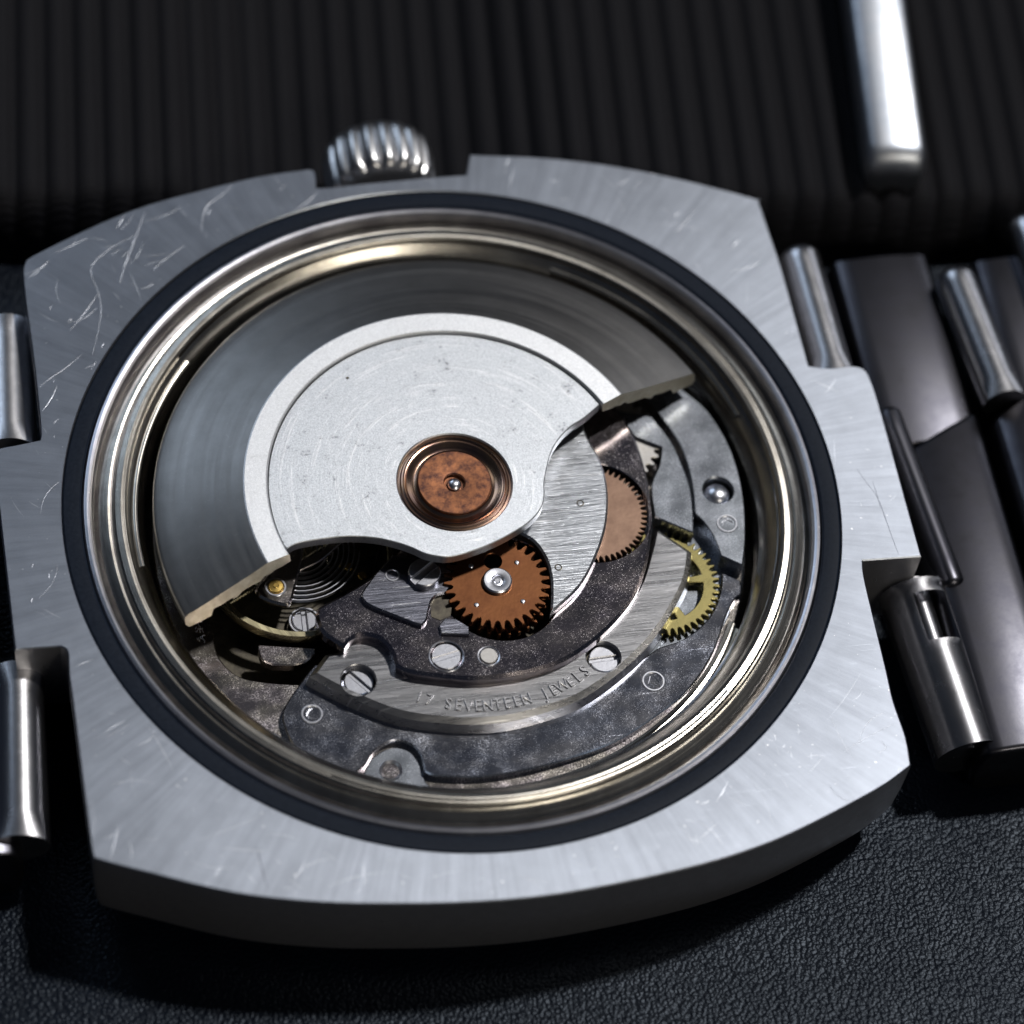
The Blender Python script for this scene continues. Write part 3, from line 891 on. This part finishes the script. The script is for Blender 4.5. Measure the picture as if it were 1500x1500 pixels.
# lettering stamped along the crescent
def lettering():
    txt = '17 SEVENTEEN JEWELS'
    path = smooth([(-3.04,-8.40),(-1.85,-8.89),(-0.52,-9.18),(0.87,-9.19),(2.30,-8.95),(3.50,-8.50),(4.38,-7.97)], 12, closed=False)
    L = [0]
    for a, b in zip(path, path[1:]):
        L.append(L[-1] + (b - a).length)
    n = len(txt)
    cache = {}
    for i, ch in enumerate(txt):
        if ch == ' ':
            continue
        if ch not in cache:
            cu = bpy.data.curves.new('glyph', 'FONT')
            cu.body = ch
            cu.size = 1.0
            cu.align_x = 'CENTER'
            cu.extrude = .045
            cu.bevel_depth = .024
            cu.offset = -.012
            cu.resolution_u = 3
            cu.bevel_resolution = 0
            ob = bpy.data.objects.new('glyph', cu)
            col.objects.link(ob)
            dg = bpy.context.evaluated_depsgraph_get()
            cache[ch] = bpy.data.meshes.new_from_object(ob.evaluated_get(dg))
            bpy.data.objects.remove(ob)
            bpy.data.curves.remove(cu)
        s_ = L[-1] * (i + .5) / n
        k = max(j for j in range(len(L)) if L[j] <= s_)
        k = min(k, len(path) - 2)
        d = (path[k + 1] - path[k])
        p = path[k] + d * ((s_ - L[k]) / max(d.length, 1e-6))
        an = math.atan2(d.y, d.x)
        mm = Matrix.Translation((p.x, p.y, -1.10)) @ Matrix.Rotation(an, 4, 'Z') @ Matrix.Diagonal((.58, .72, 1.0, 1))
        tmp = cache[ch].copy()
        tmp.transform(mm)
        tmp.materials.clear()
        tmp.materials.append(M['letters'])
        o = bpy.data.objects.new('letter', tmp)
        col.objects.link(o)
        o.parent = CR


lettering()

# ------------------------------------------------------------------ rotor
RI = 7.5
LX, LY = -.2, .1      # the land and the disc sit a little off the rim's centre
aL0 = math.atan2(*reversed((-11.75,-4.15,0.00)[:2]))
aL1 = math.atan2((-7.54,-2.59,1.30)[1] - LY, (-7.54,-2.59,1.30)[0] - LX)
aR0 = math.atan2(*reversed((11.05,5.19,0.00)[:2]))
aR1 = math.atan2((6.55,3.19,1.30)[1] - LY, (6.55,3.19,1.30)[0] - LX)
if aL0 < 0: aL0 += 2 * PI
if aL1 < 0: aL1 += 2 * PI
ROT = bpy.data.objects.new('rotor', None)
col.objects.link(ROT)
ROT.parent = W
part(ROT)
def rotor_weight():
    bm = bmesh.new()
    top = [(RI, 1.18), (RI + .02, 1.28), (RI + .08, 1.32), (8.44, 1.32), (8.50, 1.30), (9.4, .97), (10.5, .60), (11.6, .22), (12.15, .05), (12.28, -.02), (12.34, -.12)]
    bot = [(12.34, -.45), (12.2, -.62), (11.7, -.56), (11.2, -.44), (11.05, -.12), (10.6, -.02), (10.2, .12), (10.0, .06), (9.7, .30), (9.2, .44), (8.9, .46), (8.7, .66), (8.4, .70), (8.2, .80), (7.9, .82), (RI, .92)]
    loop = top + bot
    n = 150
    rows = []
    for i in range(n + 1):
        t = i / n
        row = []
        for r, z in loop:
            k = min(1, max(0, (12.34 - r) / (12.34 - RI)))
            a0 = aR0 + (aR1 - aR0) * k
            a1 = aL0 + (aL1 - aL0) * k
            a = a0 + (a1 - a0) * t
            zt_ = 1.32 if r < 8.46 else 1.30 - (r - 8.46) * .341
            if i == 0:
                a -= (.22 + .14 * noise.noise((r * 2.2, z * 2, 3))) * max(0, zt_ - z) / r
            if i == n:
                a += .28 * max(0, zt_ - z) / r
            ko = min(1, (12.34 - r) / 3.84)
            row.append(bm.verts.new((LX * ko + r * math.cos(a), LY * ko + r * math.sin(a), z)))
        rows.append(row)
    m_ = len(loop)
    for A, B in zip(rows, rows[1:]):
        for j in range(m_):
            f = bm.faces.new((A[j], B[j], B[(j + 1) % m_], A[(j + 1) % m_]))
            f.material_index = 1 if j in (0, 1, 2, 3) else 0
    for row in (rows[0], rows[-1]):
        f = bm.faces.new(row)
        f.material_index = 2
    return link('rotor_weight', bm, M['weight'], ROT, 12, [M['land'], M['nickel']])
o = rotor_weight()
edge = smooth([(6.55,3.34,1),(5.80,2.77),(5.16,2.40),(4.61,1.91),(4.15,1.29),(3.81,0.52),(3.57,-0.19),(3.45,-0.84),(3.21,-1.41),(2.65,-1.97),(1.78,-2.46),(0.81,-2.87),(-0.25,-3.17),(-0.93,-3.25),(-1.36,-3.17),(-1.84,-2.99),(-2.29,-2.67),(-2.90,-2.34),(-3.74,-2.02),(-4.82,-1.83),(-5.93,-1.83),(-6.83,-1.92),(-7.30,-2.13,1)], 5, closed=False)
a_s = math.atan2(edge[-1].y - LY, edge[-1].x - LX)
a_e = math.atan2(edge[0].y - LY, edge[0].x - LX)
if a_s < 0: a_s += 2 * PI
arc = circle(LX, LY, 7.485, 110, a_s, a_e)
hx, hy = -.08, .25
slab('rotor_disc', edge + arc[1:-1], M['disc'], ROT, 1.16, .68, [circle(hx, hy, 2.34, 80)], .035, 0, .05)
BEAR = lathe('bearing_hub', [(2.36, .70), (2.34, 1.02), (2.24, 1.05), (2.18, 1.12), (2.12, 1.14), (2.07, 1.08), (2.03, 1.07), (1.99, 1.12), (1.93, 1.10), (1.80, 1.00), (1.66, .96), (1.56, 1.0), (1.53, 1.02)], M['bronze'], ROT, hx, hy, 96)
lathe('bearing_cap', [(1.54, .98), (1.52, 1.10), (1.48, 1.13), (1.3, 1.131), (.55, 1.131), (.46, 1.12), (.43, 1.05), (.42, .9), (0, .88)], M['copper_rust'], BEAR, hx, hy, 80, ang=18)
lathe('bearing_pin', [(0, 1.12), (.12, 1.11), (.22, 1.06), (.29, .98), (.30, .85)], M['screw'], BEAR, hx, hy, 30)
q = (-3.67,5.79,1.10)
lathe('punch_mark', [(.07, 1.161), (.05, 1.172), (0, 1.165)], M['deep'], ROT, q[0], q[1], 12)
for ch in ROT.children:
    pass

# ------------------------------------------------------------------ crown
def crown():
    org = Vector((-.12, 17.6, -2.5))
    u, v, w_ = Vector((1, 0, 0)), Vector((0, 0, 1)), Vector((0, 1, 0))
    NF, sub = 19, 10
    prof = [(1.5, 0, 0), (1.86, .05, .15), (2.06, .25, .8), (2.14, .6, 1), (2.16, 1.5, 1), (2.12, 2.2, 1), (2.0, 2.55, .7), (1.75, 2.75, .2), (1.4, 2.85, 0), (0, 2.9, 0)]
    bm = bmesh.new()
    rows = []
    for i in range(NF * sub):
        a = 2 * PI * i / (NF * sub)
        fl = abs(math.sin(PI * i / sub)) ** .75
        row = []
        for r, y, k in prof:
            rr = r * 1.16 - .26 * k * (1 - fl)
            row.append(bm.verts.new(org + u * rr * math.cos(a) + v * rr * math.sin(a) + w_ * y))
        rows.append(row)
    n = len(rows)
    for i in range(n):
        A, B = rows[i], rows[(i + 1) % n]
        for j in range(len(prof) - 1):
            if prof[j + 1][0] == 0:
                continue
            bm.faces.new((A[j], B[j], B[j + 1], A[j + 1]))
    bm.faces.new([r_[-2] for r_ in rows])
    bm.faces.new([r_[0] for r_ in rows])
    return link('crown', bm, M['crown'], W, 50)
part(crown(), 'fluted winding crown')

# ------------------------------------------------------------------ bracelet
def bar(name, p0, p1, r0, r1, mat, parent, cap0=True, cap1=True, sq=1.0, n=28):
    """round bar with domed ends; sq flattens it"""
    p0, p1 = Vector(p0), Vector(p1)
    t = (p1 - p0)
    ln = t.length
    t.normalize()
    a = t.cross(Vector((0, 0, 1))).normalized()
    b = a.cross(t)
    st = []
    k = 7
    for i in range(k):
        f = i / (k - 1)
        st.append((r0 * (1 - math.cos(f * PI / 2)) * .7 if cap0 else 0, r0 * (math.sin(f * PI / 2) if cap0 else 1)))
    for i in range(1, 7):
        f = i / 7
        st.append((ln * f, r0 + (r1 - r0) * f))
    for i in range(k):
        f = 1 - i / (k - 1)
        st.append((ln - (r1 * (1 - math.cos(f * PI / 2)) * .7 if cap1 else 0), r1 * (math.sin(f * PI / 2) if cap1 else 1)))
    bm = bmesh.new()
    rows = []
    for s_, r_ in st:
        r_ = max(r_, .01)
        rows.append([bm.verts.new(p0 + t * s_ + a * r_ * math.cos(2 * PI * q_ / n) + b * r_ * sq * math.sin(2 * PI * q_ / n)) for q_ in range(n)])
    for A, B in zip(rows, rows[1:]):
        for q_ in range(n):
            bm.faces.new((A[q_], A[(q_ + 1) % n], B[(q_ + 1) % n], B[q_]))
    bm.faces.new(rows[0])
    bm.faces.new(list(reversed(rows[-1])))
    return link(name, bm, mat, parent, 50)


def extrude_section(name, sec_, y0, y1, mat, parent, dx=0.0, chamf=.12, mats=None, ky=0.0):
    """closed x-z section swept along y, ends chamfered; dx shears it in x"""
    S = [Vector(p) for p in sec_]
    if area2(S) < 0:
        S.reverse()
    bm = bmesh.new()
    rows = []
    I = inset(S, chamf)
    fr = [(0, 1), (.08, .6), (.3, .3), (.6, .08), (1, 0)]
    ins_ = [inset(S, chamf * g_) for _, g_ in fr]
    st = [(y0 + chamf * f_, L_) for (f_, _), L_ in zip(fr, ins_)] + [(y1 - chamf * f_, L_) for (f_, _), L_ in reversed(list(zip(fr, ins_)))]
    for y, L_ in st:
        f = (y - y0) / (y1 - y0)
        xm = sum(p.x for p in S) / len(S)
        rows.append([bm.verts.new((p.x + dx * f, y + (ky * (p.x - xm) if f > .5 else 0), p.y)) for p in L_])
    n = len(S)
    for A, B in zip(rows, rows[1:]):
        for i in range(n):
            bm.faces.new((A[i], A[(i + 1) % n], B[(i + 1) % n], B[i]))
    bm.faces.new(rows[0])
    bm.faces.new(list(reversed(rows[-1])))
    bmesh.ops.triangulate(bm, faces=[f for f in bm.faces if len(f.verts) > 4])
    return link(name, bm, mat, parent, 38, mats)


def BE(name):
    o = bpy.data.objects.new(name, None)
    col.objects.link(o)
    o.parent = W
    return part(o)


# right-hand links
L1 = BE('bracelet_link')
L1['label'] = 'end link right of the case with open rolled tube'
p0 = (17.53,12.49,-1.90)
p1 = (17.65,5.35,-1.90)
bar('link_tube', p0, p1, .95, .95, M['steel'], L1, True, False)
# thick front tube with its rectangular window
q0 = (18.89,-4.76,-3.00)
q1 = (19.53,-12.46,-3.40)

def open_tube():
    a0, a1 = Vector(q0), Vector(q1)
    t = (a1 - a0)
    ln = t.length
    t.normalize()
    a = t.cross(Vector((0, 0, 1))).normalized()
    b = a.cross(t)
    if a.x < 0:
        a = -a
    if b.z < 0:
        b = -b
    bm = bmesh.new()
    r_ = 1.45
    nS, nA = 24, 40
    rows = []
    for i in range(nS + 1):
        s_ = ln * i / nS
        rows.append([bm.verts.new(a0 + t * s_ + a * r_ * math.cos(2 * PI * k / nA) + b * r_ * .95 * math.sin(2 * PI * k / nA)) for k in range(nA)])
    for i in range(nS):
        for k in range(nA):
            ang = 360 * (k + .5) / nA
            f = (i + .5) / nS
            if .10 < f < .38 and 42 < ang < 112:
                continue
            bm.faces.new((rows[i][k], rows[i][(k + 1) % nA], rows[i + 1][(k + 1) % nA], rows[i + 1][k]))
    bm.faces.new(rows[-1])
    geom = bm.faces[:]
    bmesh.ops.solidify(bm, geom=geom, thickness=.25)
    return link('rolled_tube', bm, M['steel'], L1, 40)
open_tube()
def add_pt(p, d):
    return (p[0] + d[0], p[1] + d[1], p[2] + d[2])
bar('hinge_pin', add_pt(q0, (.1, .4, .1)), add_pt(q1, (0, 0, .2)), .55, .55, M['steel'], L1, False, False)

def plate_sec(x0, x1, zt, zb, r_=.5, crown_=.12):
    """lens-like plate section with rounded sides"""
    out = []
    n = 8
    zc = (zt + zb) / 2
    h = (zt - zb) / 2
    for i in range(n + 1):
        a = PI / 2 + PI * i / n
        out.append((x0 + r_ + r_ * math.cos(a), zc + h * math.sin(a)))
    for i in range(1, 6):
        out.append((x0 + r_ + (x1 - x0 - 2 * r_) * i / 6, zb))
    for i in range(n + 1):
        a = -PI / 2 + PI * i / n
        out.append((x1 - r_ + r_ * math.cos(a), zc + h * math.sin(a)))
    for i in range(1, 6):
        f = i / 6
        out.append((x1 - r_ - (x1 - x0 - 2 * r_) * f, zt + crown_ * math.sin(PI * f)))
    return out

xs = (20.19,1.90,-2.20)
xe = (22.63,3.15,-2.20)
yst = (xs[1] + xe[1]) / 2
pr = (19.52,10.85,-2.20)
# narrow rounded rib right beside the tab
r0_ = (19.73,4.03,-2.40)
r1_ = (20.58,-5.20,-2.60)
bar('side_rib', r0_, r1_, .60, .60, M['steel_satin'], L1, True, True)
xA = pr[0] - .6
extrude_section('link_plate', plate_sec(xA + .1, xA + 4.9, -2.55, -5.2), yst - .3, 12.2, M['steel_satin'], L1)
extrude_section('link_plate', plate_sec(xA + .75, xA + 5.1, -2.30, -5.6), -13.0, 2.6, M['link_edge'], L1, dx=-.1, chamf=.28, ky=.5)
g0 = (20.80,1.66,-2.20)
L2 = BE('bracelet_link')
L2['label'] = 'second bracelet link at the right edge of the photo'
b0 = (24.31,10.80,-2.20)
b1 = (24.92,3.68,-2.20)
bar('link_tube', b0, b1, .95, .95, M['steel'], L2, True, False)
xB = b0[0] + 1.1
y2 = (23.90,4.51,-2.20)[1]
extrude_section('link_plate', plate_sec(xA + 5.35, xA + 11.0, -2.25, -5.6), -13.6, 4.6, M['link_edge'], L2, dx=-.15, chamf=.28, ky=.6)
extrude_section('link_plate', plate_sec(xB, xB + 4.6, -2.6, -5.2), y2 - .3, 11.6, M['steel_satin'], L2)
L3 = BE('bracelet_link')
L3['label'] = 'third bracelet link touching the right border of the photo'
d0 = (28.30,13.36,-2.20)
bar('link_tube', d0, (d0[0] + .2, d0[1] - 9, -2.2), .9, .9, M['steel'], L3)
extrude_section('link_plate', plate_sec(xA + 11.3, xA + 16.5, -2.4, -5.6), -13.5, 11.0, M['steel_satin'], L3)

# left-hand link
LL = BE('bracelet_link')
LL['label'] = 'end link left of the case'
e0 = (-17.23,12.12,-2.00)
e1 = (-17.66,5.83,-2.00)
bar('link_tube', (e0[0], e0[1], -2.2), (e1[0], e1[1], -2.2), 1.15, 1.15, M['steel'], LL, False, False)
f0 = (-18.32,-4.38,-2.60)
f1 = (-18.96,-12.06,-2.60)
bar('link_tube', (f0[0], f0[1], -2.6), (f1[0], f1[1], -2.8), 1.05, 1.15, M['steel'], LL, False, False)
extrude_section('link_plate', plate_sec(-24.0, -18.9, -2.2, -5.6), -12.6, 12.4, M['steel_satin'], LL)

# ------------------------------------------------------------------ polished bar at the top right
BRG = empty('bracelet_clasp', (24, 20, ZG), 'bright polished steel clasp bar lying on the ribbed cloth at the top right', 'clasp')
k0 = Vector((22.82,15.84,-0.50))
k1 = Vector((23.97,25.14,-0.50))
dd = (k1 - k0).normalized()
def clasp():
    t = dd
    a = Vector((t.y, -t.x, 0)).normalized()
    sec_ = plate_sec(-1.45, 1.45, 0, -1.9, .45, .10)
    S = [Vector(p) for p in sec_]
    bm = bmesh.new()
    rows = []
    for s_, d_, dz in ((0, .45, -1.6), (.12, .2, -1.0), (.45, .04, -.3), (1.0, 0, 0), (14, 0, .3), (26, 0, .2)):
        I = inset(S if area2(S) > 0 else list(reversed(S)), d_)
        rows.append([bm.verts.new(k0 + t * s_ + a * p.x + Vector((0, 0, p.y + dz * .5))) for p in I])
    for A, B in zip(rows, rows[1:]):
        n = len(A)
        for i in range(n):
            bm.faces.new((A[i], A[(i + 1) % n], B[(i + 1) % n], B[i]))
    bm.faces.new(rows[0])
    bm.faces.new(list(reversed(rows[-1])))
    bmesh.ops.triangulate(bm, faces=[f for f in bm.faces if len(f.verts) > 4])
    o = link('clasp_bar', bm, M['satin_bar'], BRG, 50)
    o.matrix_parent_inverse = BRG.matrix_basis.inverted()
    return o
clasp()
def clasp_foot():
    a = Vector((dd.y, -dd.x, 0)).normalized()
    bm = bmesh.new()
    base = k0 - dd * .2
    P = [base + a * x + dd * y for x, y in ((-.9, 1.5), (.9, 1.5), (.9, 26), (-.9, 26))]
    add_slab(bm, [Vector((p.x, p.y)) for p in P], [], -2.5, -3.9, .15)
    o = link('clasp_base', bm, M['steel_satin'], BRG, 40)
    o.matrix_parent_inverse = BRG.matrix_basis.inverted()
clasp_foot()
